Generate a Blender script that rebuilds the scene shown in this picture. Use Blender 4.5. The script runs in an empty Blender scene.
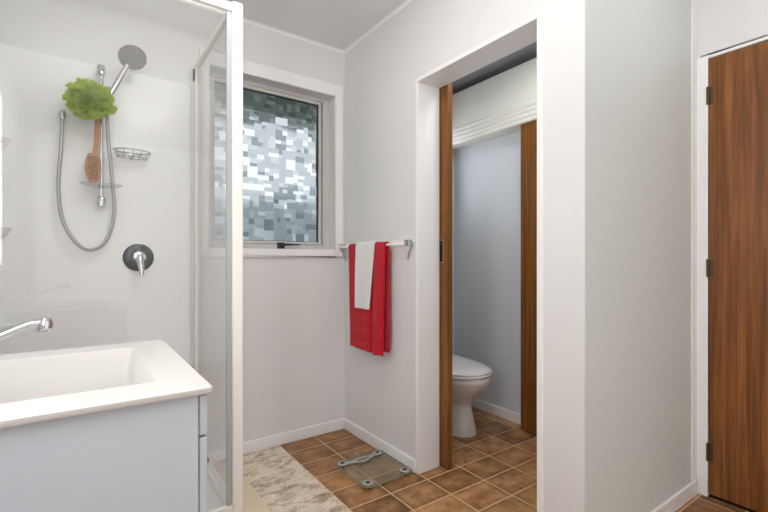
import bpy, bmesh, math, random
from mathutils import Vector, Matrix, noise
random.seed(7)
R = math.radians
SC = bpy.context.scene
COL = SC.collection

# ------------------------------------------------------------------ camera
cam = bpy.data.cameras.new('camera'); camo = bpy.data.objects.new('camera', cam); COL.objects.link(camo)
cam.lens = 430/768*36; cam.sensor_width = 36; cam.shift_y = 5.7/768; cam.clip_start = .02
camo.location = (0, 0, 1.065); camo.rotation_euler = (R(90), 0, R(-35.3))
SC.camera = camo
SC.view_settings.view_transform = 'Standard'; SC.view_settings.look = 'None'
SC.view_settings.gamma = 1; SC.view_settings.exposure = 0.15; SC.view_settings.use_curve_mapping = False
SC.cycles.use_denoising = True
SC.cycles.max_bounces = 12; SC.cycles.diffuse_bounces = 6; SC.cycles.transparent_max_bounces = 16

# ------------------------------------------------------------------ world and lamps
w = bpy.data.worlds.new('overcast_sky'); SC.world = w; w.use_nodes = True
bg = w.node_tree.nodes['Background']; bg.inputs[0].default_value = (.93, .97, 1, 1); bg.inputs[1].default_value = 1.0

def area(name, loc, rot, sx, sy, power, col=(1, 1, 1), portal=False):
    l = bpy.data.lights.new(name, 'AREA'); l.shape = 'RECTANGLE'; l.size = sx; l.size_y = sy; l.energy = power; l.color = col
    if portal: l.cycles.is_portal = True
    o = bpy.data.objects.new(name, l); COL.objects.link(o); o.location = loc; o.rotation_euler = rot
    return o
area('bathroom_ceiling_lamp', (.50, 1.33, 2.385), (0, 0, 0), .34, .34, 5, (1, .97, .94))
area('left_fill', (-.34, .61, 1.50), (0, R(-90), 0), .9, .34, 7.5, (1, .972, .945))  # added soft fill at the left wall
area('bounce_fill', (.15, .10, 1.60), (R(180), 0, 0), .5, .5, 19, (1, .975, .955))   # added fill aimed up to bounce off the ceiling, no known source
area('rear_fill', (.85, -1.06, 1.10), (R(90), 0, 0), 2.3, 2.1, 10, (1, .975, .955))  # added broad fill along the rear wall, no known source behind it
area('hall_ceiling_lamp', (1.75, .30, 2.39), (0, 0, 0), .3, .3, 1.6, (1, .99, .95))
area('toilet_ceiling_lamp', (1.76, 1.32, 2.33), (0, 0, 0), .22, .22, 4.5, (1, 1, .98))
area('toilet_window_light', (1.95, 2.36, 1.72), (R(-90), 0, 0), .5, .6, 1.8, (.90, .95, 1))
area('window_portal', (.94, 2.53, 1.62), (R(-90), 0, 0), .8, 1.0, 1, portal=True)

# ------------------------------------------------------------------ materials
def s2l(c): return tuple(((x/255)/12.92 if x/255 <= .04045 else ((x/255+.055)/1.055)**2.4) for x in c)
def mat(name, rgb, rough=.5, metal=0, coat=0, bump=0, bscale=60, spec=.5, mottling=0, sheen=0):
    m = bpy.data.materials.new(name); m.use_nodes = True; nt = m.node_tree; b = nt.nodes['Principled BSDF']
    c = s2l(rgb)
    b.inputs['Base Color'].default_value = (*c, 1); b.inputs['Roughness'].default_value = rough
    b.inputs['Metallic'].default_value = metal; b.inputs['Coat Weight'].default_value = coat
    b.inputs['Specular IOR Level'].default_value = spec
    if sheen: b.inputs['Sheen Weight'].default_value = sheen
    tc = nt.nodes.new('ShaderNodeTexCoord')
    if mottling:
        n = nt.nodes.new('ShaderNodeTexNoise'); n.inputs['Scale'].default_value = 3; n.inputs['Detail'].default_value = 4
        nt.links.new(tc.outputs['Object'], n.inputs['Vector'])
        mx = nt.nodes.new('ShaderNodeMix'); mx.data_type = 'RGBA'
        mx.inputs['A'].default_value = (*[x*(1-mottling) for x in c], 1); mx.inputs['B'].default_value = (*[min(1, x*(1+mottling)) for x in c], 1)
        nt.links.new(n.outputs['Fac'], mx.inputs['Factor']); nt.links.new(mx.outputs['Result'], b.inputs['Base Color'])
    if bump:
        n = nt.nodes.new('ShaderNodeTexNoise'); n.inputs['Scale'].default_value = bscale; n.inputs['Detail'].default_value = 3
        nt.links.new(tc.outputs['Object'], n.inputs['Vector'])
        bp = nt.nodes.new('ShaderNodeBump'); bp.inputs['Strength'].default_value = bump; bp.inputs['Distance'].default_value = .01
        nt.links.new(n.outputs['Fac'], bp.inputs['Height']); nt.links.new(bp.outputs['Normal'], b.inputs['Normal'])
    return m

M_wall = mat('wall_paint', (222, 223, 224), .55, bump=.03, bscale=90, mottling=.015)
M_ceil = mat('ceiling_paint', (224, 225, 224), .8)
M_ceilshade = mat('toilet_ceiling_shaded', (160, 163, 168), .8)  # greyer than the main ceiling: the unlit look is put into the colour
M_trim = mat('gloss_trim_paint', (236, 237, 238), .3)
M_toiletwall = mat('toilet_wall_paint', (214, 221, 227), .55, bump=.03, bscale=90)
M_acrylic = mat('shower_acrylic', (242, 243, 244), .3)
M_ceramic = mat('white_ceramic', (238, 239, 242), .12, coat=.4)
M_basin = mat('basin_composite', (214, 213, 211), .25)
M_cab = mat('cabinet_lacquer', (190, 198, 208), .35)
M_powder = mat('white_powder_coat', (246, 243, 238), .28)
M_alu = mat('window_aluminium', (200, 198, 196), .4, metal=.0)
M_aludark = mat('rubber_seal', (60, 62, 62), .6)
M_seal = mat('glass_edge_seal', (176, 184, 186), .35)
M_chrome = mat('chrome', (205, 205, 208), .12, metal=1)
M_hose = mat('hose_metal', (170, 170, 172), .3, metal=.9)
M_bronze = mat('hinge_bronze', (92, 72, 50), .45, metal=.6)
M_dark = mat('dark_plastic', (34, 34, 36), .4)
M_gun = mat('dark_chrome', (70, 72, 76), .18, metal=.9)
M_black = mat('gap_shade_black', (14, 10, 8), .9)  # black colour stands in for the shade in gaps and the pull recess
M_fence = mat('fence_paint', (208, 216, 220), .8)
M_soffit = mat('soffit_paint', (170, 184, 176), .8)
M_ground = mat('outdoor_ground', (90, 100, 85), .9)
M_handwood = mat('brush_wood', (190, 126, 74), .45, mottling=.2)
M_bristle = mat('brush_bristle', (196, 150, 104), .9, bump=.6, bscale=400)
M_scalemetal = mat('scale_satin_metal', (190, 190, 182), .3, metal=.6)

def towelmat(name, rgb):
    m = mat(name, rgb, .95, bump=.7, bscale=420, sheen=.15, spec=.1, mottling=.06)
    return m
M_red = towelmat('red_terry', (206, 22, 46))
M_redband = mat('red_woven_band', (170, 14, 34), .8, bump=.3, bscale=500)
M_white = towelmat('white_terry', (252, 252, 252))

def wood(name, c1, c2, c3, axis_scale=(38, 38, 1.3), rough=.38):
    m = bpy.data.materials.new(name); m.use_nodes = True; nt = m.node_tree; b = nt.nodes['Principled BSDF']; L = nt.links
    tc = nt.nodes.new('ShaderNodeTexCoord'); mp = nt.nodes.new('ShaderNodeMapping'); mp.inputs['Scale'].default_value = axis_scale
    L.new(tc.outputs['Object'], mp.inputs['Vector'])
    n = nt.nodes.new('ShaderNodeTexNoise'); n.inputs['Scale'].default_value = 1; n.inputs['Detail'].default_value = 5; n.inputs['Roughness'].default_value = .6; n.inputs['Distortion'].default_value = .4
    L.new(mp.outputs['Vector'], n.inputs['Vector'])
    n2 = nt.nodes.new('ShaderNodeTexNoise'); n2.inputs['Scale'].default_value = 5; n2.inputs['Detail'].default_value = 3
    L.new(mp.outputs['Vector'], n2.inputs['Vector'])
    ad = nt.nodes.new('ShaderNodeMath'); ad.operation = 'MULTIPLY_ADD'; ad.inputs[1].default_value = .35
    L.new(n2.outputs['Fac'], ad.inputs[0]); L.new(n.outputs['Fac'], ad.inputs[2])
    r = nt.nodes.new('ShaderNodeValToRGB'); e = r.color_ramp.elements
    e[0].position = .42; e[0].color = (*s2l(c1), 1); e[1].position = .88; e[1].color = (*s2l(c3), 1)
    x = r.color_ramp.elements.new(.66); x.color = (*s2l(c2), 1)
    L.new(ad.outputs[0], r.inputs['Fac']); L.new(r.outputs['Color'], b.inputs['Base Color'])
    b.inputs['Roughness'].default_value = rough; b.inputs['Specular IOR Level'].default_value = .35
    return m
M_wood = wood('rimu_door_veneer', (80, 48, 22), (124, 76, 36), (152, 98, 52))
M_wood2 = wood('rimu_slider_veneer', (82, 50, 20), (124, 78, 32), (148, 102, 48), (55, 55, 1.5))

def clear(name, tint, spec_rough=.02, gloss=1.0):
    m = bpy.data.materials.new(name); m.use_nodes = True; nt = m.node_tree; L = nt.links
    nt.nodes.remove(nt.nodes['Principled BSDF']); out = nt.nodes['Material Output']
    t = nt.nodes.new('ShaderNodeBsdfTransparent'); t.inputs[0].default_value = (*tint, 1)
    g = nt.nodes.new('ShaderNodeBsdfGlossy'); g.inputs['Roughness'].default_value = spec_rough
    # Schlick reflectance from the facing angle, the same from both sides
    f = nt.nodes.new('ShaderNodeLayerWeight'); f.inputs['Blend'].default_value = .5
    p = nt.nodes.new('ShaderNodeMath'); p.operation = 'POWER'; p.inputs[1].default_value = 5; L.new(f.outputs['Facing'], p.inputs[0])
    k = nt.nodes.new('ShaderNodeMath'); k.operation = 'MULTIPLY_ADD'; k.inputs[1].default_value = .9*gloss; k.inputs[2].default_value = .035*gloss
    mx = nt.nodes.new('ShaderNodeMixShader')
    L.new(p.outputs[0], k.inputs[0]); L.new(k.outputs[0], mx.inputs[0]); L.new(t.outputs[0], mx.inputs[1]); L.new(g.outputs[0], mx.inputs[2]); L.new(mx.outputs[0], out.inputs[0])
    return m
M_glass = clear('clear_shower_glass', (.985, .99, .987))
M_scaleglass = clear('scale_glass', (.93, .955, .93), .04, 1.6)
M_acryl = clear('clear_acrylic', (.93, .94, .93), .1, 3)

def mosaic_glass():
    m = bpy.data.materials.new('mosaic_privacy_glass'); m.use_nodes = True; nt = m.node_tree; L = nt.links
    nt.nodes.remove(nt.nodes['Principled BSDF']); out = nt.nodes['Material Output']; N = nt.nodes.new
    v = N('ShaderNodeAttribute'); v.attribute_name = 'cell'
    sc = N('ShaderNodeSeparateColor'); L.new(v.outputs['Color'], sc.inputs[0])
    r = N('ShaderNodeValToRGB'); r.color_ramp.interpolation = 'CONSTANT'; e = r.color_ramp.elements
    e[0].position = 0; e[0].color = (.34, .38, .40, 1); e[1].position = .12; e[1].color = (.56, .60, .62, 1)
    for p, c in ((.36, (.68, .73, .75, 1)), (.60, (.93, .96, .97, 1)), (.80, (.58, .63, .66, 1))):
        x = r.color_ramp.elements.new(p); x.color = c
    L.new(sc.outputs[0], r.inputs[0])
    # every cell is pressed at its own slant
    vs = N('ShaderNodeVectorMath'); vs.operation = 'SUBTRACT'; vs.inputs[1].default_value = (.5, .5, .5); L.new(v.outputs['Color'], vs.inputs[0])
    vm = N('ShaderNodeVectorMath'); vm.operation = 'MULTIPLY'; vm.inputs[1].default_value = (.2, .0, .3); L.new(vs.outputs[0], vm.inputs[0])
    ge = N('ShaderNodeNewGeometry')
    va = N('ShaderNodeVectorMath'); va.operation = 'ADD'; L.new(ge.outputs['Normal'], va.inputs[0]); L.new(vm.outputs[0], va.inputs[1])
    vn = N('ShaderNodeVectorMath'); vn.operation = 'NORMALIZE'; L.new(va.outputs[0], vn.inputs[0])
    rf = N('ShaderNodeBsdfRefraction'); rf.inputs['IOR'].default_value = 1.25; rf.inputs['Roughness'].default_value = .26
    L.new(r.outputs[0], rf.inputs[0]); L.new(vn.outputs[0], rf.inputs['Normal'])
    tr = N('ShaderNodeBsdfTransparent'); L.new(r.outputs[0], tr.inputs[0])
    mx = N('ShaderNodeMixShader'); mx.inputs[0].default_value = .15; L.new(rf.outputs[0], mx.inputs[1]); L.new(tr.outputs[0], mx.inputs[2])
    gl = N('ShaderNodeBsdfGlossy'); gl.inputs['Roughness'].default_value = .12
    m2 = N('ShaderNodeMixShader'); m2.inputs[0].default_value = .05; L.new(mx.outputs[0], m2.inputs[1]); L.new(gl.outputs[0], m2.inputs[2])
    L.new(m2.outputs[0], out.inputs[0])
    return m
M_mosaic = mosaic_glass()

def floor_mat():
    m = bpy.data.materials.new('terracotta_vinyl_tiles'); m.use_nodes = True; nt = m.node_tree; L = nt.links; N = nt.nodes.new
    b = nt.nodes['Principled BSDF']; g = N('ShaderNodeNewGeometry'); s = N('ShaderNodeSeparateXYZ'); L.new(g.outputs['Position'], s.inputs[0])
    def mth(op, a, bb=None, c=None):
        n = N('ShaderNodeMath'); n.operation = op
        for i, x in enumerate((a, bb, c)):
            if x is None: continue
            if isinstance(x, (int, float)): n.inputs[i].default_value = x
            else: L.new(x, n.inputs[i])
        return n.outputs[0]
    PX, PY = .2215, .1655
    u = mth('DIVIDE', mth('SUBTRACT', s.outputs[0], .9465-PX*40), PX); v = mth('DIVIDE', mth('SUBTRACT', s.outputs[1], 1.264-PY*60), PY)
    fu = mth('FRACT', u); fv = mth('FRACT', v)
    du = mth('MULTIPLY', mth('MINIMUM', fu, mth('SUBTRACT', 1, fu)), PX); dv = mth('MULTIPLY', mth('MINIMUM', fv, mth('SUBTRACT', 1, fv)), PY)
    d = mth('MINIMUM', du, dv)
    wn = N('ShaderNodeTexNoise'); wn.inputs['Scale'].default_value = 60; L.new(g.outputs['Position'], wn.inputs['Vector'])
    d2 = mth('ADD', d, mth('MULTIPLY', mth('SUBTRACT', wn.outputs['Fac'], .5), .004))
    gr = N('ShaderNodeMapRange'); gr.inputs['From Min'].default_value = .0026; gr.inputs['From Max'].default_value = .0052
    gr.inputs['To Min'].default_value = 1; gr.inputs['To Max'].default_value = 0; L.new(d2, gr.inputs['Value'])
    cb = N('ShaderNodeCombineXYZ'); L.new(mth('FLOOR', u), cb.inputs[0]); L.new(mth('FLOOR', v), cb.inputs[1])
    wh = N('ShaderNodeTexWhiteNoise'); wh.noise_dimensions = '2D'; L.new(cb.outputs[0], wh.inputs['Vector'])
    n1 = N('ShaderNodeTexNoise'); n1.inputs['Scale'].default_value = 11; n1.inputs['Detail'].default_value = 7; n1.inputs['Roughness'].default_value = .65; L.new(g.outputs['Position'], n1.inputs['Vector'])
    edge = N('ShaderNodeMapRange'); edge.inputs['From Min'].default_value = 0; edge.inputs['From Max'].default_value = .035; edge.inputs['To Min'].default_value = -.10; edge.inputs['To Max'].default_value = .05; L.new(d, edge.inputs['Value'])
    f = mth('ADD', mth('ADD', mth('MULTIPLY', wh.outputs[0], .32), mth('ADD', mth('MULTIPLY', n1.outputs['Fac'], 1.3), -.2)), mth('MULTIPLY', edge.outputs[0], 1))
    r = N('ShaderNodeValToRGB'); e = r.color_ramp.elements
    e[0].position = .32; e[0].color = (*s2l((102, 73, 44)), 1); e[1].position = .95; e[1].color = (*s2l((194, 148, 102)), 1)
    x = r.color_ramp.elements.new(.6); x.color = (*s2l((150, 107, 68)), 1)
    L.new(f, r.inputs[0])
    mx = N('ShaderNodeMix'); mx.data_type = 'RGBA'; L.new(gr.outputs[0], mx.inputs['Factor']); L.new(r.outputs[0], mx.inputs['A']); mx.inputs['B'].default_value = (*s2l((206, 166, 128)), 1)
    L.new(mx.outputs['Result'], b.inputs['Base Color']); b.inputs['Roughness'].default_value = .42; b.inputs['Specular IOR Level'].default_value = .35
    bp = N('ShaderNodeBump'); bp.inputs['Strength'].default_value = .25; bp.inputs['Distance'].default_value = .002; L.new(mth('SUBTRACT', n1.outputs['Fac'], gr.outputs[0]), bp.inputs['Height']); L.new(bp.outputs[0], b.inputs['Normal'])
    return m
M_floor = floor_mat()

def mat_marble():
    m = bpy.data.materials.new('stone_print_mat'); m.use_nodes = True; nt = m.node_tree; L = nt.links; N = nt.nodes.new
    b = nt.nodes['Principled BSDF']; g = N('ShaderNodeNewGeometry')
    def ramp(fac, stops):
        r = N('ShaderNodeValToRGB'); e = r.color_ramp.elements
        e[0].position, e[0].color = stops[0][0], (*s2l(stops[0][1]), 1); e[1].position, e[1].color = stops[-1][0], (*s2l(stops[-1][1]), 1)
        for p, c in stops[1:-1]: x = r.color_ramp.elements.new(p); x.color = (*s2l(c), 1)
        L.new(fac, r.inputs[0]); return r.outputs[0]
    def noise_(scale, det, rough, dist, sc=(1, 1, 1)):
        mp = N('ShaderNodeMapping'); mp.inputs['Scale'].default_value = sc; mp.inputs['Rotation'].default_value = (0, 0, -.5); L.new(g.outputs['Position'], mp.inputs[0])
        n = N('ShaderNodeTexNoise'); n.inputs['Scale'].default_value = scale; n.inputs['Detail'].default_value = det; n.inputs['Roughness'].default_value = rough; n.inputs['Distortion'].default_value = dist
        L.new(mp.outputs[0], n.inputs['Vector']); return n.outputs['Fac']
    base = ramp(noise_(7, 6, .6, .3), [(.36, (178, 150, 124)), (.5, (206, 188, 164)), (.64, (232, 220, 200))])
    vein = ramp(noise_(9, 12, .82, .5, (1, 2.2, 1)), [(.38, (104, 84, 66)), (.455, (184, 162, 138)), (.50, (214, 198, 176)), (.535, (250, 246, 238)), (.56, (212, 194, 170)), (.64, (244, 236, 224))])
    mx = N('ShaderNodeMix'); mx.data_type = 'RGBA'; mx.inputs['Factor'].default_value = .7; L.new(base, mx.inputs['A']); L.new(vein, mx.inputs['B'])
    L.new(mx.outputs['Result'], b.inputs['Base Color']); b.inputs['Roughness'].default_value = .5
    return m
M_mat = mat_marble()
M_matplain = mat('plain_beige_stone', (226, 208, 182), .5, mottling=.12)

# ------------------------------------------------------------------ helpers
ORG = {}
def thing(name, label, cat, loc=(0, 0, 0), group=None):
    o = bpy.data.objects.new(name, None); COL.objects.link(o); o.location = loc; o.empty_display_size = .05
    o['label'] = label; o['category'] = cat
    if group: o['group'] = group
    ORG[o.name] = Vector(loc); return o
def obj(name, bm, m, parent=None, smooth=False, bevel=0, seg=2, label=None, angle=40):
    bmesh.ops.remove_doubles(bm, verts=bm.verts[:], dist=1e-6)
    bmesh.ops.recalc_face_normals(bm, faces=bm.faces[:])
    if parent: org = ORG[parent.name]
    else:
        xs = [v.co for v in bm.verts]
        org = Vector(((min(c.x for c in xs)+max(c.x for c in xs))/2, (min(c.y for c in xs)+max(c.y for c in xs))/2, min(c.z for c in xs)))
    bmesh.ops.translate(bm, vec=-org, verts=bm.verts[:])
    me = bpy.data.meshes.new(name); bm.to_mesh(me); bm.free(); me.materials.append(m)
    o = bpy.data.objects.new(name, me); COL.objects.link(o)
    if parent: o.parent = parent
    else: o.location = org
    ORG[o.name] = org
    if smooth:
        for p in me.polygons: p.use_smooth = True
        if angle < 180: me.set_sharp_from_angle(angle=R(angle))
    if bevel:
        b = o.modifiers.new('bevel', 'BEVEL'); b.width = bevel; b.segments = seg; b.limit_method = 'ANGLE'; b.angle_limit = R(35)
    if label: o['label'] = label
    return o
def tag(o, label, cat, group=None):
    o['label'] = label; o['category'] = cat
    if group: o['group'] = group
    return o
def struct(name, bm, m, **k):
    o = obj(name, bm, m, **k); o['kind'] = 'structure'; return o
def box(bm, x0, x1, y0, y1, z0, z1):
    vs = [bm.verts.new((x, y, z)) for z in (z0, z1) for x, y in ((x0, y0), (x1, y0), (x1, y1), (x0, y1))]
    for f in ((3, 2, 1, 0), (4, 5, 6, 7), (0, 1, 5, 4), (1, 2, 6, 5), (2, 3, 7, 6), (3, 0, 4, 7)): bm.faces.new([vs[i] for i in f])
    return bm
def B(*a):
    bm = bmesh.new(); box(bm, *a); return bm
def Bs(*lst):
    bm = bmesh.new()
    for a in lst: box(bm, *a)
    return bm
def catmull(pts, n=8):
    P = [Vector(p) for p in pts]; P = [P[0]*2-P[1]] + P + [P[-1]*2-P[-2]]; out = []
    for i in range(1, len(P)-2):
        for k in range(n):
            t = k/n; a, b, c, d = P[i-1], P[i], P[i+1], P[i+2]
            out.append(.5*((2*b)+(c-a)*t+(2*a-5*b+4*c-d)*t*t+(3*b-a-3*c+d)*t**3))
    out.append(P[-2]); return out
def tube(bm, pts, rad, seg=12, cap=True):
    P = [Vector(p) for p in pts]; n = len(P); rads = rad if isinstance(rad, (list, tuple)) else [rad]*n
    rings = []; prev = None
    for i in range(n):
        t = (P[min(i+1, n-1)]-P[max(i-1, 0)]).normalized()
        if prev is None:
            u = t.orthogonal().normalized()
        else:
            u = prev - t*prev.dot(t); u = u.normalized() if u.length > 1e-6 else t.orthogonal().normalized()
        prev = u; v = t.cross(u)
        rings.append([bm.verts.new(P[i]+(u*math.cos(2*math.pi*k/seg)+v*math.sin(2*math.pi*k/seg))*rads[i]) for k in range(seg)])
    for a, b in zip(rings, rings[1:]):
        for k in range(seg): bm.faces.new((a[k], a[(k+1) % seg], b[(k+1) % seg], b[k]))
    if cap: bm.faces.new(rings[0][::-1]); bm.faces.new(rings[-1])
    return bm
def T(pts, rad, seg=12): return tube(bmesh.new(), pts, rad, seg)
def loft(bm, rings, closed=True, cap0=True, cap1=True):
    R_ = [[bm.verts.new(p) for p in r] for r in rings]; n = len(R_[0])
    for a, b in zip(R_, R_[1:]):
        for k in range(n if closed else n-1): bm.faces.new((a[k], a[(k+1) % n], b[(k+1) % n], b[k]))
    if cap0: bm.faces.new(R_[0][::-1])
    if cap1: bm.faces.new(R_[-1])
    return bm
def lathe(c, axis, prof, seg=28):
    """profile of (radius, distance along axis) revolved about axis from c"""
    c = Vector(c); a = Vector(axis).normalized(); u = a.orthogonal().normalized(); v = a.cross(u)
    rings = [[c+a*h+(u*math.cos(2*math.pi*k/seg)+v*math.sin(2*math.pi*k/seg))*max(r, 1e-4) for k in range(seg)] for r, h in prof]
    return loft(bmesh.new(), rings)

# ------------------------------------------------------------------ the room
XL, XB, YA, HC = -.36, 1.385, 2.394, 2.41     # left wall, right wall, window wall, ceiling
YC, XD, YS = .788, 2.33, -1.1                 # stub wall, hall door wall, wall behind the camera
XT0, XT1 = 1.522, 2.36                        # toilet room between these
WX0, WX1, WZ0, WZ1 = .56, 1.316, 1.14, 2.105  # window opening

struct('floor', B(XL-.1, 2.5, YS-.1, YA+.12, -.05, 0), M_floor)
struct('ceiling', Bs((XL-.1, XB+.05, YS-.1, YA+.12, HC, HC+.05), (XB+.05, XD+.14, YS-.1, YC+.05, HC, HC+.05)), M_ceil)
struct('ceiling_toilet', B(XT0-.05, XT1+.05, YC+.05, YA+.05, 2.36, HC+.05), M_ceilshade)
struct('wall_window', Bs((XL-.1, WX0, YA, YA+.12, 0, HC), (WX1, XT0-.02, YA, YA+.12, 0, HC), (WX0, WX1, YA, YA+.12, 0, WZ0), (WX0, WX1, YA, YA+.12, WZ1, HC)), M_wall)
struct('wall_toilet_far', B(XT0-.02, XT1+.1, YA, YA+.12, 0, HC), M_toiletwall)
struct('wall_left', B(XL-.1, XL, YS, YA, 0, HC), M_wall)
struct('wall_right', Bs((XB, XT0, 1.675, YA, 0, HC), (XB, XT0, YC+.004, .947, 0, HC), (XB, XT0, .947, 1.675, 1.985, HC)), M_wall)
struct('wall_hall', Bs((XT0, XD+.12, YC, YC+.092, 0, HC), (XB+.0005, XT0, YC, YC+.004, 0, HC)), mat('hall_wall_paint', (210, 216, 215), .55, bump=.03, bscale=90))
struct('wall_toilet_back', B(XT1, XT1+.1, YC+.092, YA, 0, HC), M_toiletwall)
struct('wall_hall_end', Bs((XD, XD+.12, YS, -.08, 0, HC), (XD, XD+.12, -.08, YC, 2.01, HC), (XD, XD+.12, .775, YC, 0, 2.01)), M_wall)
struct('wall_rear', B(XL-.1, XD+.12, YS-.1, YS, 0, HC), M_wall)

# doorway lining of the toilet opening, its edge stands a little proud of the wall
struct('trim_1', Bs((XB-.006, XT0+.004, 1.655, 1.675, 0, 1.9648), (XB-.006, XT0+.004, .947, .972, 0, 1.9648), (XB-.0062, XT0+.0042, .947, 1.675, 1.965, 1.985)), M_trim, bevel=.003)
# cornices
def cornice(x0, y0, x1, y1, nx, ny, z, s=.015):
    bm = bmesh.new(); r = []
    for k in range(5):
        a = math.pi/2*k/4
        r.append((s*(1-math.sin(a)), s*(1-math.cos(a))))
    prof = [(0, 0)] + r
    rings = [[Vector((x+nx*p, y+ny*p, z-q)) for p, q in prof] for x, y in ((x0, y0), (x1, y1))]
    return loft(bm, rings)
struct('trim_2', cornice(XB, YC, XB, YA, -1, 0, HC), M_trim)
struct('trim_3', cornice(XL, YA, XB, YA, 0, -1, HC), M_trim)
# skirtings
def skirt(name, x0, x1, y0, y1, m=M_trim): return struct(name, B(x0, x1, y0, y1, 0, .067), m, bevel=.004)
skirt('baseboard_window', .54, XB-.012, YA-.012, YA)
skirt('baseboard_right', XB-.012, XB, 1.675, YA-.0)
skirt('baseboard_stub', XB-.012, XB, YC-.012, .947)
skirt('baseboard_hall', XB, XD-.02, YC-.012, YC)
skirt('baseboard_toilet_back', XT1-.012, XT1, YC+.092, YA)
skirt('baseboard_toilet_far', XT0, XT1-.012, YA-.012, YA)
# flat cover strip in the hall corner
struct('trim_4', B(XD-.065, XD, YC-.006, YC, .067, HC), M_trim, bevel=.002)

# ------------------------------------------------------------------ window
struct('trim_5', Bs((WX0-.05, WX0, YA-.014, YA, WZ0-.045, WZ1+.075), (WX1, WX1+.052, YA-.014, YA, WZ0-.045, WZ1+.075), (WX0, WX1, YA-.014, YA, WZ1, WZ1+.075), (WX0, WX1, YA-.014, YA, WZ0-.045, WZ0)), M_trim, bevel=.004)
wf = Bs((WX0, WX0+.028, 2.468, 2.52, WZ0, WZ1), (WX1-.045, WX1, 2.468, 2.52, WZ0, WZ1), (WX0+.028, WX1-.045, 2.468, 2.52, WZ1-.022, WZ1), (WX0+.028, WX1-.045, 2.468, 2.52, WZ0, WZ0+.03))
win = struct('window_1', wf, M_alu, bevel=.003)
def frame_rect(x0, x1, z0, z1, y0, y1, wd):
    return Bs((x0, x0+wd, y0, y1, z0, z1), (x1-wd, x1, y0, y1, z0, z1), (x0+wd, x1-wd, y0, y1, z1-wd, z1), (x0+wd, x1-wd, y0, y1, z0, z0+wd))
obj('window_sash', frame_rect(.588, 1.262, 1.17, 2.083, 2.475, 2.512, .018), M_alu, win, bevel=.003)
obj('window_gasket', frame_rect(.604, 1.246, 1.186, 2.067, 2.484, 2.500, .005), M_aludark, win)
gb = bmesh.new(); cl = gb.loops.layers.float_color.new('cell')
rg = random.Random(11)
def cells(x0, x1, z0, z1, out):
    w_, h_ = x1-x0, z1-z0
    if w_ < rg.uniform(.04, .10) and h_ < rg.uniform(.026, .070) or (w_ < .024 and h_ < .05): out.append((x0, x1, z0, z1)); return
    if w_*rg.uniform(.5, 1.1) > h_ and w_ > .028 or h_ < .022:
        c = x0+w_*rg.uniform(.34, .66); cells(x0, c, z0, z1, out); cells(c, x1, z0, z1, out)
    else:
        c = z0+h_*rg.uniform(.34, .66); cells(x0, x1, z0, c, out); cells(x0, x1, c, z1, out)
cc = []; cells(.608, 1.242, 1.19, 2.063, cc)
for x0, x1, z0, z1 in cc:                                       # leadlight-like pattern pressed in one pane
    f = gb.faces.new([gb.verts.new(p) for p in ((x0, 2.4915, z0), (x1, 2.4915, z0), (x1, 2.4915, z1), (x0, 2.4915, z1))])
    c = (rg.random(), rg.random(), rg.random(), 1)
    for l in f.loops: l[cl] = c
obj('window_glass', gb, M_mosaic, win, label='patterned privacy glass in small uneven rectangles')
st = tube(bmesh.new(), [(.985, 2.455, 1.163), (1.01, 2.44, 1.168), (1.10, 2.435, 1.168)], [.009, .007, .004], 8); box(st, .965, 1.005, 2.452, 2.476, 1.143, 1.180)
obj('window_stay', st, M_dark, win, bevel=.001)
# outside: soffit, fence, ground
struct('eave_soffit', B(-3, 5, 2.52, 3.3, 2.24, 2.27), M_soffit)
fb = bmesh.new()
for i in range(60): box(fb, -4+i*.2, -4+i*.2+.185, 5.2, 5.22, 0, 1.9)
struct('garden_fence', fb, M_fence)
struct('garden_ground', B(-6, 9, 2.6, 9, -.3, -.2), M_ground)

# ------------------------------------------------------------------ doors
def handle_recess(parent, x, y0, y1, z0, z1):
    obj('finger_pull', Bs((x-.0025, x, y0, y1, z0, z1)), M_scalemetal, parent, bevel=.0008, label='small metal rimmed finger pull')
d1 = struct('door_1', B(1.532, 1.567, 1.603, 2.33, .012, 2.05), M_wood2, bevel=.002)
obj('finger_pull', Bs((1.5305, 1.532, 1.630, 1.662, 1.058, 1.180)), mat('aged_copper', (172, 120, 88), .4, metal=.5), d1, bevel=.0006, label='narrow copper coloured finger pull')
obj('pull_recess_shade', B(1.5298, 1.5304, 1.637, 1.662, 1.065, 1.173), M_black, d1, label='flat black plate standing in for the shaded finger pull recess')  # sits flush with no hollow, the recess shade is its black colour
d2 = struct('door_2', B(2.265, 2.30, .975, 1.712, .012, 2.02), M_wood2, bevel=.002)
pb = bmesh.new(); prof = []
z = 1.925
for i in range(4):
    for k in range(7):
        a = math.pi*k/6; prof.append((2.252-.008*math.sin(a), z+.0145-.0145*math.cos(a)))
    z += .0305
prof += [(2.252, 2.05), (2.252, 2.298), (2.359, 2.298), (2.359, 1.925)]
loft(pb, [[Vector((p, y, q)) for p, q in prof] for y in (.90, 2.38)])
tag(obj('pelmet', pb, mat('pelmet_cream_paint', (238, 238, 231), .4), smooth=True, angle=50), 'white pelmet board with a reeded lower edge over the toilet room slider', 'pelmet')

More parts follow.
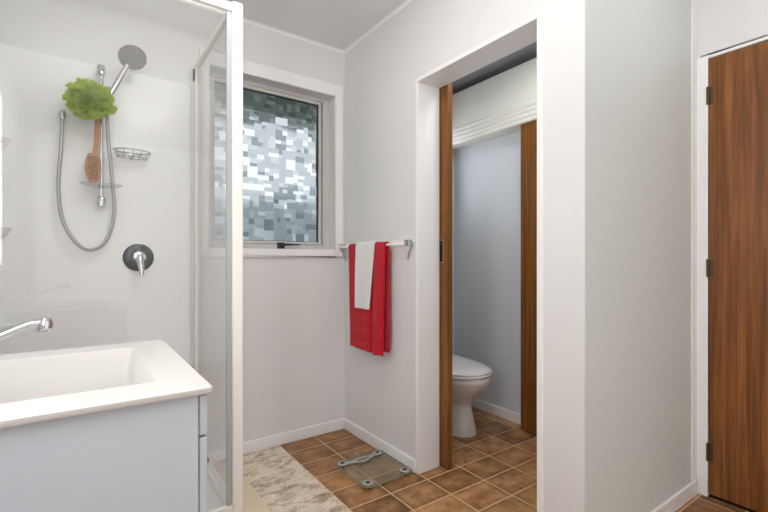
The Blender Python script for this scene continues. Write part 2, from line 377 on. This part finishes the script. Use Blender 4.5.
fr = struct('trim_6', Bs((XD-.012, XD+.1, .742, .783, 0, 2.0), (XD-.012, XD+.1, -.075, -.03, 0, 2.0), (XD-.012, XD+.1, -.03, .742, 1.984, 2.0)), M_trim, bevel=.003)
struct('trim_7', B(XD, XD+.1, .740, .744, 0, .002), M_black)
d3 = struct('door_3', B(XD-.006, XD+.032, -.027, .739, .014, 1.981), M_wood, bevel=.002)
for i, zc in enumerate((1.815, 1.036, .205)):
    hb = T([(XD-.011, .741, zc-.04), (XD-.011, .741, zc+.04)], .006, 10); box(hb, XD-.0085, XD-.006, .722, .741, zc-.038, zc+.038)
    obj('hinge', hb, M_bronze, d3)
struct('door_gap_shade', B(XD+.0, XD+.12, -.08, .775, 0, .004), M_black)  # black strip painting the shade in the gap under the hall door
struct('wall_hall_beyond', B(XD+.12, XD+.16, -.2, .9, 0, HC), M_wall)

# ------------------------------------------------------------------ shower tray and lining
def rrect(x0, x1, y0, y1, r, z, n=6):
    out = []
    for cx, cy, a0 in ((x1-r, y1-r, 0), (x0+r, y1-r, 90), (x0+r, y0+r, 180), (x1-r, y0+r, 270)):
        for k in range(n+1):
            a = R(a0+90*k/n); out.append(Vector((cx+r*math.cos(a), cy+r*math.sin(a), z)))
    return out
SX1, SY0 = .5385, 1.7405
tb = loft(bmesh.new(), [rrect(XL+.002, SX1, SY0, YA-.002, .02, 0), rrect(XL+.002, SX1, SY0, YA-.002, .02, .059), rrect(XL+.008, SX1-.006, SY0+.006, YA-.008, .02, .065),
    rrect(XL+.04, SX1-.045, SY0+.045, YA-.035, .04, .065), rrect(XL+.047, SX1-.052, SY0+.052, YA-.04, .045, .059), rrect(XL+.07, SX1-.075, SY0+.075, YA-.06, .06, .034), rrect(XL+.2, SX1-.2, SY0+.2, YA-.18, .06, .028)])
tray = thing('shower_tray', 'white acrylic shower tray on the floor below the glass panels', 'shower tray', (.07, 2.06, 0))
obj('basin', tb, M_acrylic, tray, smooth=True)
obj('drain', lathe((.07, 2.06, .0275), (0, 0, 1), [(.04, 0), (.04, .003), (.0, .004)]), M_chrome, tray)

lin = thing('shower_lining', 'white moulded acrylic shower wall lining with corner shelves', 'shower lining', (.05, 2.38, .065))
lb = bmesh.new()                               # one moulded sheet round the corner
path = [(.470, YA-.001), (.470, YA-.006), (.462, YA-.014), (.445, YA-.016)]
for k in range(9):
    a = R(90+90*k/8); path.append((XL+.016+.09+.09*math.cos(a), YA-.016-.09+.09*math.sin(a)))
path += [(XL+.016, 1.79), (XL+.012, 1.775), (XL+.002, 1.77)]
outer = [(XL+.002, YA-.001)]
ring = [(x, y) for x, y in path] + outer
loft(lb, [[Vector((x, y, z)) for x, y in ring] for z in (.065, 1.966)] + [[Vector((x, min(y+.003, YA-.001), 1.974)) for x, y in ring]])
obj('wall_panel', lb, M_acrylic, lin, smooth=True, angle=50)
def shelf(z):
    rings = []
    for dz, r in ((-.11, .03), (-.06, .07), (-.025, .10), (-.008, .112), (0, .114), (.004, .110), (.004, .098), (-.004, .09)):
        rings.append([Vector((XL+.014+r*math.cos(R(-90+90*k/12))*1.0, YA-.014+r*math.sin(R(-90+90*k/12)), z+dz)) for k in range(13)] + [Vector((XL+.014, YA-.014, z+dz))])
    return loft(bmesh.new(), rings)
for zz in (1.575, 1.205, .80): obj('corner_shelf', shelf(zz), M_acrylic, lin, smooth=True, angle=60)

# ------------------------------------------------------------------ shower glass enclosure
enc = thing('shower_enclosure', 'white framed clear glass shower enclosure between basin and window', 'shower enclosure', (.50, 1.757, .065))
PX0, PX1, PY0, PY1 = .4955, .539, 1.740, 1.785
pbm = loft(bmesh.new(), [rrect(PX0, PX1, PY0, PY1, .008, z) for z in (.065, 2.098)] + [rrect(PX0+.003, PX1-.003, PY0+.003, PY1-.003, .006, 2.103)])
obj('corner_post', pbm, M_powder, enc, smooth=True, angle=60)
obj('top_rail', B(XL+.004, PX0, 1.742, 1.770, 2.062, 2.095), M_powder, enc, bevel=.003)
obj('top_rail', B(.484, .508, PY1, YA-.004, 2.060, 2.078), M_powder, enc, bevel=.003)
obj('bottom_rail', B(XL+.004, PX0, 1.745, 1.768, .065, .095), M_powder, enc, bevel=.003)
obj('bottom_rail', B(.487, .508, PY1, YA-.004, .065, .085), M_powder, enc, bevel=.003)
obj('glass_panel', B(XL+.03, PX0-.002, 1.7535, 1.7595, .093, 2.064), M_glass, enc, label='clear front glass panel')
obj('glass_panel', B(.4935, .4995, PY1, YA-.02, .083, 2.062), M_glass, enc, label='clear side glass panel next to the window')
obj('seal_strip', B(.476, PX0, 1.750, 1.763, .095, 2.062), M_seal, enc, bevel=.002, label='grey seal strip along the post')
obj('wall_channel', B(.487, .508, YA-.022, YA-.001, .065, 2.064), M_powder, enc, bevel=.002)
obj('wall_channel', B(XL+.001, XL+.03, 1.745, 1.768, .065, 2.064), M_powder, enc, bevel=.002)
obj('rail_bracket', B(.479, .4865, YA-.018, YA-.002, 2.00, 2.06), M_gun, enc, bevel=.001, label='dark metal end bracket')

# ------------------------------------------------------------------ shower set
YW = YA-.016
sr = thing('shower_slide_rail', 'chrome shower slide rail with hand shower and looping hose', 'shower', (.075, YW, 1.30))
RX, RY = .080, YW-.05
obj('rail', T([(RX, RY, 1.335), (RX, RY, 1.945)], .0095, 16), M_chrome, sr, smooth=True)
for zz in (1.93, 1.335):
    bmk = lathe((RX, YW, zz), (0, -1, 0), [(.017, 0), (.017, .004), (.011, .008), (.011, .045)])
    obj('rail_bracket', bmk, M_chrome, sr, smooth=True)
    obj('end_cap', lathe((RX, RY, zz-.022), (0, 0, 1), [(.012, 0), (.017, .004), (.017, .040), (.012, .046)]), M_chrome, sr, smooth=True)
HZ = 1.842
obj('slider', lathe((RX-.01, RY, HZ-.02), (0, 0, 1), [(.016, 0), (.019, .004), (.019, .036), (.016, .04)]), M_chrome, sr, smooth=True)
hold = T([(RX, RY, HZ), (RX+.03, RY-.03, HZ+.0)], .012, 12); hs = sr
obj('holder', hold, M_chrome, sr, smooth=True)
h0 = Vector((RX+.026, RY-.035, HZ-.04)); h1 = Vector((.178, RY-.065, 1.958))
hd = (h1-h0)
obj('hand_shower_handle', T([h0, h0+hd*.2, h0+hd*.6, h1], [.009, .012, .0125, .011], 14), M_chrome, sr, smooth=True)
ax = Vector((.05, -.66, -.75)).normalized()
hc = h1+Vector((.018, -.010, .036))
obj('shower_head', lathe(hc-ax*.018, ax, [(.012, -.004), (.034, .0), (.054, .012), (.058, .020), (.057, .026)]), M_chrome, sr, smooth=True)
obj('spray_face', lathe(hc+ax*.0085, ax, [(.052, 0), (.050, .002), (.02, .003), (0, .003)]), mat('spray_face_grey', (132, 132, 134), .45), sr, smooth=True)
elb = Vector((-.060, YW, 1.718))
obj('wall_outlet', T([elb, elb+Vector((0, -.03, 0)), elb+Vector((0, -.045, -.008)), elb+Vector((0, -.048, -.035))], [.016, .012, .012, .010], 14), M_chrome, sr, smooth=True)
hp = catmull([(-.060, YW-.048, 1.69), (-.066, YW-.045, 1.55), (-.075, YW-.042, 1.375), (-.053, YW-.042, 1.225), (.018, YW-.042, 1.122), (.092, YW-.042, 1.150), (.129, YW-.045, 1.28), (.122, YW-.048, 1.44), (.106, YW-.065, 1.62), (.102, YW-.080, 1.74), (h0.x, h0.y, h0.z)], 30)
obj('hose', T(hp, [.0076+.0010*math.sin(i*2.1) for i in range(len(hp))], 10), M_hose, sr, smooth=True)
obj('soap_tray', loft(bmesh.new(), [[Vector((RX+.0+a*math.cos(2*math.pi*k/28), RY-.02+b*math.sin(2*math.pi*k/28), z)) for k in range(28)] for a, b, z in ((.06, .035, 1.40), (.082, .05, 1.412), (.084, .052, 1.414), (.080, .048, 1.412), (.058, .033, 1.404))]), M_acryl, sr, smooth=True, label='clear plastic soap tray')

# green net pouf
pf = bmesh.new(); pc = Vector((.036, RY-.085, 1.762))
for i in range(420):
    d = Vector((random.gauss(0, 1), random.gauss(0, 1), random.gauss(0, 1))).normalized()
    u = d.orthogonal().normalized(); q = Matrix.Rotation(random.uniform(0, 6.28), 3, d); u = q @ u; v = d.cross(u)
    r0 = random.uniform(.02, .05); r1 = r0+random.uniform(.02, .062); wd = random.uniform(.006, .015); n = 8; a = []; b = []
    ph = random.uniform(0, 6.28)
    for k in range(n):
        t = k/(n-1)-.5
        bend = .016*math.sin(ph+t*11)
        S = Vector((.98, .8, .88))
        p0 = d*r0+u*wd*2*t+v*bend*.5; p1 = d*(r1-.02*abs(t))+u*wd*2.3*t+v*bend*1.6
        a.append(pf.verts.new(pc+Vector((p0.x*S.x, p0.y*S.y, p0.z*S.z)))); b.append(pf.verts.new(pc+Vector((p1.x*S.x, p1.y*S.y, p1.z*S.z))))
    for k in range(n-1): pf.faces.new((a[k], a[k+1], b[k+1], b[k]))
M_green = mat('green_net', (204, 226, 92), .6, spec=.2)
_nt = M_green.node_tree; _b = _nt.nodes['Principled BSDF']; _t = _nt.nodes.new('ShaderNodeBsdfTranslucent'); _t.inputs[0].default_value = (*s2l((214, 236, 100)), 1)
_m = _nt.nodes.new('ShaderNodeMixShader'); _m.inputs[0].default_value = .55; _nt.links.new(_b.outputs[0], _m.inputs[1]); _nt.links.new(_t.outputs[0], _m.inputs[2]); _nt.links.new(_m.outputs[0], _nt.nodes['Material Output'].inputs[0])
po = thing('bath_pouf', 'lime green net bath pouf hanging on the shower rail', 'bath pouf', (pc.x, pc.y, pc.z-.08))
obj('netting', pf, M_green, po, smooth=True, angle=180)
obj('hanging_loop', T(catmull([pc+Vector((0, .02, .05)), (RX-.025, RY-.01, HZ+.03), (RX, RY-.02, HZ+.05), (RX+.0, RY-.02, HZ+.03), pc+Vector((.01, .02, .05))], 6), .0015, 6), mat('white_cord', (225, 230, 215), .8), po)

# wooden bath brush
br = thing('bath_brush', 'brown wooden bath brush hanging head down behind the green pouf', 'brush', (.045, RY-.01, 1.44))
obj('handle', T(catmull([(.066, RY-.03, 1.79), (.065, RY-.028, 1.72), (.061, RY-.026, 1.60), (.054, RY-.026, 1.535)], 6), .0095, 12), M_handwood, br, smooth=True)
rings = []
for k in range(11):
    t = k/10; zz = 1.545-.13*t; wd = .031*math.sin(math.pi*(.10+.84*t))**.55
    rings.append([Vector((.049+wd*math.cos(a), RY-.026+.010*math.sin(a), zz)) for a in [2*math.pi*j/20 for j in range(20)]])
obj('brush_head', loft(bmesh.new(), rings), M_handwood, br, smooth=True)
bb = bmesh.new()
for i in range(9):
    for j in range(4):
        p = Vector((.032+j*.011, RY-.036, 1.53-i*.012)); tube(bb, [p, p+Vector((random.uniform(-.003, .003), -.018, random.uniform(-.003, .003)))], [.0045, .0035], 6)
obj('bristles', bb, M_bristle, br)

# chrome wire soap basket
bk = thing('soap_basket', 'small chrome wire soap basket fixed to the shower wall', 'soap basket', (.20, YW, 1.565))
def oval(cx, cy, a, b, z, n=28): return [Vector((cx+a*math.cos(2*math.pi*k/n), cy+b*math.sin(2*math.pi*k/n), z)) for k in range(n+1)]
wb = bmesh.new(); cyb = YW-.048
tube(wb, oval(.202, cyb, .075, .046, 1.583), .0026, 8)
obj('top_ring', wb, M_hose, bk, smooth=True)
wb = bmesh.new(); tube(wb, oval(.202, cyb, .062, .036, 1.553), .0022, 8)
for k in range(10):
    x = .202-.054+k*.012; h = .036*math.sqrt(max(0, 1-((x-.202)/.062)**2)); tube(wb, [(x, cyb-h, 1.553), (x, cyb+h, 1.553)], .0016, 6)
for k in range(12):
    a = 2*math.pi*k/12; tube(wb, [(.202+.075*math.cos(a), cyb+.046*math.sin(a), 1.583), (.202+.062*math.cos(a), cyb+.036*math.sin(a), 1.553)], .0016, 6)
obj('wire_tray', wb, M_hose, bk, smooth=True)
obj('wall_mount', T([(.202, YW, 1.57), (.202, YW-.006, 1.57)], .014, 16), M_chrome, bk)

# shower mixer
mx = thing('shower_mixer', 'round dark shower mixer with a chrome lever on the wall', 'tap', (.235, YW, 1.08))
MC = (.232, YW, 1.085)
obj('back_plate', lathe(MC, (0, -1, 0), [(.066, 0), (.066, .003), (.061, .007), (.03, .009)], 40), M_gun, mx, smooth=True)
obj('body', lathe(MC, (0, -1, 0), [(.032, .006), (.031, .035), (.027, .05), (.01, .055)], 28), M_chrome, mx, smooth=True)
obj('lever', T([(.232, YW-.045, 1.085), (.234, YW-.062, 1.060), (.238, YW-.075, 1.022), (.238, YW-.078, 1.0)], [.017, .015, .011, .009], 14), M_chrome, mx, smooth=True)

# ------------------------------------------------------------------ vanity
VX0, VX1, VY0, VY1, VZ = XL+.002, .181, .746, 1.262, .86
va = thing('vanity', 'grey bathroom vanity with a white moulded rectangular basin top', 'vanity', (-.09, 1.0, 0))
cy0, cy1, cz = VY0+.012, VY1-.012, VZ-.0145
obj('body', Bs((VX0, 0.161, cy0, cy0+.016, 0, cz), (VX0, 0.161, cy1-.016, cy1, 0, cz), (VX0, VX0+.012, cy0+.016, cy1-.016, 0, cz), (VX0+.012, 0.161, cy0+.016, cy1-.016, .08, .096), (.149, 0.161, cy0+.016, cy1-.016, 0, .08), (.149, 0.161, cy0+.016, cy1-.016, .765, .782)), M_cab, va, bevel=.0015)
obj('drawer_front', B(.1625, .1755, VY0+.014, VY1-.014, .7755, VZ-.017), M_cab, va, bevel=.002)
dr = obj('door', B(.1625, .1755, VY0+.014, VY1-.014, .08, .7715), M_cab, va, bevel=.002)
obj('knob', lathe((.1755, .815, .708), (1, 0, 0), [(.004, 0), (.003, .006), (.006, .008), (.006, .012), (.003, .014)]), M_bronze, dr, smooth=True)
iz = VZ
bx0, bx1, by0, by1 = -.235, .108, .826, 1.185
rings = [rrect(bx0-.006, bx1+.006, by0-.006, by1+.006, .02, iz-.013), rrect(VX0, VX1-.002, VY0+.002, VY1, .006, iz-.013), rrect(VX0, VX1, VY0, VY1, .006, iz-.010), rrect(VX0, VX1, VY0, VY1, .006, iz-.003), rrect(VX0, VX1-.003, VY0+.003, VY1, .005, iz),
         rrect(bx0, bx1, by0, by1, .012, iz), rrect(bx0+.002, bx1-.002, by0+.002, by1-.002, .012, iz-.003), rrect(bx0+.03, bx1-.014, by0+.02, by1-.02, .02, iz-.095), rrect(bx0+.05, bx1-.05, by0+.05, by1-.05, .02, iz-.105),
         rrect(bx0+.05, bx1-.05, by0+.05, by1-.05, .02, iz-.111), rrect(bx0+.024, bx1-.008, by0+.014, by1-.014, .02, iz-.10)]
tbm = loft(bmesh.new(), rings, cap0=False, cap1=False)
tbm.verts.ensure_lookup_table(); nr = 28; vs = list(tbm.verts)
tbm.faces.new(vs[8*nr:9*nr]); tbm.faces.new(vs[9*nr:10*nr][::-1])
for k in range(nr): tbm.faces.new((vs[10*nr+k], vs[10*nr+(k+1) % nr], vs[(k+1) % nr], vs[k]))
for f in [f for f in tbm.faces if all(v in set(vs[8*nr:10*nr]) for v in f.verts) and len(f.verts) == 4]: tbm.faces.remove(f)
bs = obj('basin_top', tbm, M_basin, va, smooth=True, angle=35, label='glossy white basin top')
obj('drain', lathe((-.09, 1.0, iz-.1045), (0, 0, 1), [(.022, 0), (.022, .002), (.0, .003)]), M_chrome, bs)

tp = thing('basin_tap', 'chrome basin tap with a curved spout reaching over the bowl', 'tap', (-.295, 1.0, VZ))
obj('tap_body', lathe((-.295, 1.0, VZ), (0, 0, 1), [(.026, 0), (.026, .006), (.02, .012), (.019, .07), (.015, .082)]), M_chrome, tp, smooth=True)
sp = catmull([(-.285, 1.0, .885), (-.22, 1.0, .892), (-.16, 1.0, .912), (-.11, 1.0, .936), (-.075, 1.0, .951), (-.054, 1.0, .954)], 8)
obj('spout', T(sp, [.0095-.003*i/len(sp) for i in range(len(sp))], 14), M_chrome, tp, smooth=True)
obj('aerator', T([(-.050, 1.0, .962), (-.050, 1.0, .954), (-.052, 1.0, .940), (-.052, 1.0, .937)], [.007, .0105, .0115, .010], 16), M_chrome, tp, smooth=True)
obj('lever', T([(-.295, 1.0, .942), (-.31, 1.0, .955), (-.335, .99, .985)], [.014, .010, .006], 12), M_chrome, tp, smooth=True)

# ------------------------------------------------------------------ towel rail and towels
BX, BZ = 1.340, 1.155
tr = thing('towel_rail', 'chrome towel rail on the wall between window and toilet doorway', 'towel rail', (XB, 2.04, BZ-.1))
obj('bar', T([(BX, 1.70, BZ), (BX, 2.368, BZ)], .0075, 14), M_powder, tr, smooth=True, label='pale front bar')
obj('back_plate', B(XB-.008, XB-.0005, 1.688, 2.384, BZ+.008, BZ+.022), M_powder, tr, bevel=.002)
for yy in (1.70, 2.368):
    bm = Bs((BX-.010, XB-.0005, yy-.005, yy+.005, BZ-.012, BZ+.022))
    obj('bracket', bm, M_chrome, tr, bevel=.002)
    if yy < 2: obj('brace', T(catmull([(XB-.005, yy, BZ-.01), (XB-.012, yy+.018, BZ-.04), (XB-.005, yy+.036, BZ-.078)], 6), .0035, 8), M_chrome, tr, smooth=True)
    else: obj('brace', T(catmull([(BX, yy, BZ-.008), (BX+.018, yy, BZ-.035), (XB-.001, yy, BZ-.082)], 6), .0035, 8), M_chrome, tr, smooth=True)

def drape(y0, y1, zf, zb, r, thick, foldf, taper=0, lean=0, n=40, bandz=()):
    """closed thick cloth hung over the bar: profile runs up the back, over the bar and down the front"""
    prof = []                                                     # (x offset from bar, z, fraction down front)
    for k in range(26): t = k/25; prof.append((r*.9, BZ+(zb-BZ)*(1-t), -1+t))
    for k in range(1, 12): a = math.pi*k/12; prof.append((r*math.cos(a), BZ+r*math.sin(a), 0))
    for k in range(161): t = k/160; prof.append((-r, BZ+(zf-BZ)*t, t))
    bm = bmesh.new(); grid = []
    for (dx, z, t) in prof:
        row = []
        for i in range(n+1):
            s = i/n; tt = max(0, t)
            ya = y0+taper*tt+lean*tt; yb = y1-taper*tt+lean*tt; y = ya+(yb-ya)*s
            wave = foldf(s, tt if t > 0 else .3)
            sg = -1 if t >= 0 else .35
            x = BX+dx+(sg*wave*(min(1, tt*3+.15)) if t > 0 else 0)
            x = min(x, XB-.010) if t < 0 else x
            zz = z
            if t > .97: zz += .002*math.sin(s*30)
            for bz in bandz:
                if t > 0 and abs(z-bz) < .005: x += .004
            row.append(bm.verts.new((x, y, zz)))
        grid.append(row)
    for a, b in zip(grid, grid[1:]):
        for i in range(n): bm.faces.new((a[i], a[i+1], b[i+1], b[i]))
    return bm
def hang(name, bm, m, parent, thick, off):
    o = obj(name, bm, m, parent, smooth=True, angle=180)
    s = o.modifiers.new('thickness', 'SOLIDIFY'); s.thickness = thick; s.offset = off
    return o
def foldr(s, t):
    # a tucked fold towards the near end
    w = .016*math.exp(-((s-.16)/.12)**2) - .012*math.exp(-((s-.31)/.03)**2) + .010*math.exp(-((s-.42)/.09)**2) + .004*math.sin(s*11+.6)
    return w*(.4+.9*t)
rt_ = thing('red_towel', 'long red bath towel folded over the towel rail', 'towel', (BX, 1.99, .55))
hang('cloth', drape(1.862, 2.238, .562, .578, .0135, .01, foldr, taper=.012, bandz=(.72, .702, .684, .64, .622)), M_red, rt_, .009, 0)
def foldw(s, t): return .0025*math.sin(s*8)+.008*t
wt = thing('white_hand_towel', 'small white hand towel laid over the red bath towel', 'towel', (BX, 2.06, .80))
hang('cloth', drape(1.950, 2.140, .80, .98, .0245, .006, foldw, taper=.022, lean=.016), M_white, wt, .006, 0)

# ------------------------------------------------------------------ floor mat and scale
mt = thing('bath_mat', 'beige stone patterned vinyl mat on the floor beside the shower', 'mat', (.72, 1.8, 0))
obj('sheet', B(SX1+.004, .944, 1.0, YA-.014, 0, .003), M_mat, mt, bevel=.001)
obj('border', Bs((SX1+.006, .665, 1.0, 2.22, .003, .0036)), M_matplain, mt)

SCX, SCY = 1.219, 1.818
sc = thing('bathroom_scale', 'square clear glass bathroom scale on the tiles by the wall', 'scale', (SCX, SCY, 0))
obj('glass_plate', loft(bmesh.new(), [rrect(SCX-.142, SCX+.142, SCY-.152, SCY+.152, .018, z) for z in (.016, .022)]), M_scaleglass, sc, smooth=True, angle=40)
eb = loft(bmesh.new(), [rrect(SCX-.1425, SCX+.1425, SCY-.1525, SCY+.1525, .018, .0162), rrect(SCX-.1425, SCX+.1425, SCY-.1525, SCY+.1525, .018, .0218), rrect(SCX-.140, SCX+.140, SCY-.150, SCY+.150, .016, .0222), rrect(SCX-.140, SCX+.140, SCY-.150, SCY+.150, .016, .0158)], cap0=False, cap1=False)
obj('glass_edge', eb, mat('green_glass_edge', (128, 146, 128), .15), sc, label='green tinted polished glass edge')
for sx in (-1, 1):
    for sy in (-1, 1):
        cx, cy = SCX+sx*.110, SCY+sy*.120
        f = obj('foot', lathe((cx, cy, .0), (0, 0, 1), [(.012, 0), (.013, .004), (.012, .008), (.020, .013), (.020, .0158)]), M_dark, sc, smooth=True)
        obj('foot_cap', lathe((cx, cy, .0222), (0, 0, 1), [(.025, 0), (.0235, .002), (.014, .003)]), M_scalemetal, f, smooth=True)
        obj('foot_pad', lathe((cx, cy, .0252), (0, 0, 1), [(.0115, 0), (.0115, .001), (.001, .0012)]), M_dark, f)
db = bmesh.new(); up = []; lo = []
for k in range(21):
    s = -1+2*k/20; wd = .012+.018*max(0, 1-abs(s)*1.6)
    yc = SCY+.120-.022*(1-s*s)
    up.append((SCX+s*.105, yc+wd)); lo.append((SCX+s*.105, yc-wd))
loft(db, [[Vector((x, y, z)) for x, y in up+lo[::-1]] for z in (.0222, .0242)])
dm = obj('display_bridge', db, M_scalemetal, sc, bevel=.0006)
obj('display', B(SCX-.035, SCX+.035, SCY+.088, SCY+.108, .0243, .0248), mat('lcd_grey', (120, 122, 112), .3), dm)

# ------------------------------------------------------------------ toilet
TX = 1.955
def egg(yf, yb, hw, z, n=40, p=2.08):
    z *= .93; out = []; L_ = yb-yf; yc = yf+L_*.46
    for k in range(n):
        a = 2*math.pi*k/n; c, s = math.cos(a), math.sin(a)
        ry = (yc-yf) if s < 0 else (yb-yc); ys = .044 if yb < 2.3 or yf > 1.6 else 0
        out.append(Vector((TX+hw*math.copysign(abs(c)**(2/p), c), yc+ys+ry*math.copysign(abs(s)**(2/p), s), z)))
    return out
to = thing('toilet', 'white ceramic toilet with closed lid in the small toilet room', 'toilet', (TX, 2.0, 0))
bw = loft(bmesh.new(), [egg(*a) for a in ((1.778, 2.24, .118, 0), (1.777, 2.24, .118, .012), (1.786, 2.24, .110, .06), (1.800, 2.25, .100, .12), (1.814, 2.26, .090, .18), (1.806, 2.27, .102, .215), (1.780, 2.28, .125, .25), (1.745, 2.29, .150, .285), (1.712, 2.30, .168, .32), (1.694, 2.31, .177, .35), (1.686, 2.31, .181, .365), (1.683, 2.31, .183, .385), (1.690, 2.31, .178, .397))])
obj('bowl', bw, M_ceramic, to, smooth=True, angle=70)
obj('seat', loft(bmesh.new(), [egg(*a) for a in ((1.690, 2.16, .182, .400), (1.682, 2.165, .188, .405), (1.682, 2.165, .188, .416), (1.690, 2.16, .182, .421))]), M_ceramic, to, smooth=True, angle=70)
obj('lid', loft(bmesh.new(), [egg(*a) for a in ((1.690, 2.165, .182, .4235), (1.684, 2.17, .187, .428), (1.688, 2.17, .182, .434), (1.735, 2.168, .160, .450), (1.84, 2.160, .128, .466), (1.96, 2.15, .09, .476), (2.05, 2.13, .04, .480))]), M_ceramic, to, smooth=True, angle=70)
cst = obj('cistern', loft(bmesh.new(), [rrect(TX-.17, TX+.17, 2.215, 2.375, .03, .37), rrect(TX-.19, TX+.19, 2.205, 2.38, .03, .72)]), M_ceramic, to, smooth=True)
obj('cistern_lid', loft(bmesh.new(), [rrect(TX-.198, TX+.198, 2.198, 2.382, .03, .7205), rrect(TX-.198, TX+.198, 2.198, 2.382, .03, .745), rrect(TX-.19, TX+.19, 2.205, 2.376, .03, .752)]), M_ceramic, cst, smooth=True)
obj('flush_button', lathe((TX, 2.29, .752), (0, 0, 1), [(.022, 0), (.022, .004), (.0, .005)]), M_chrome, cst)
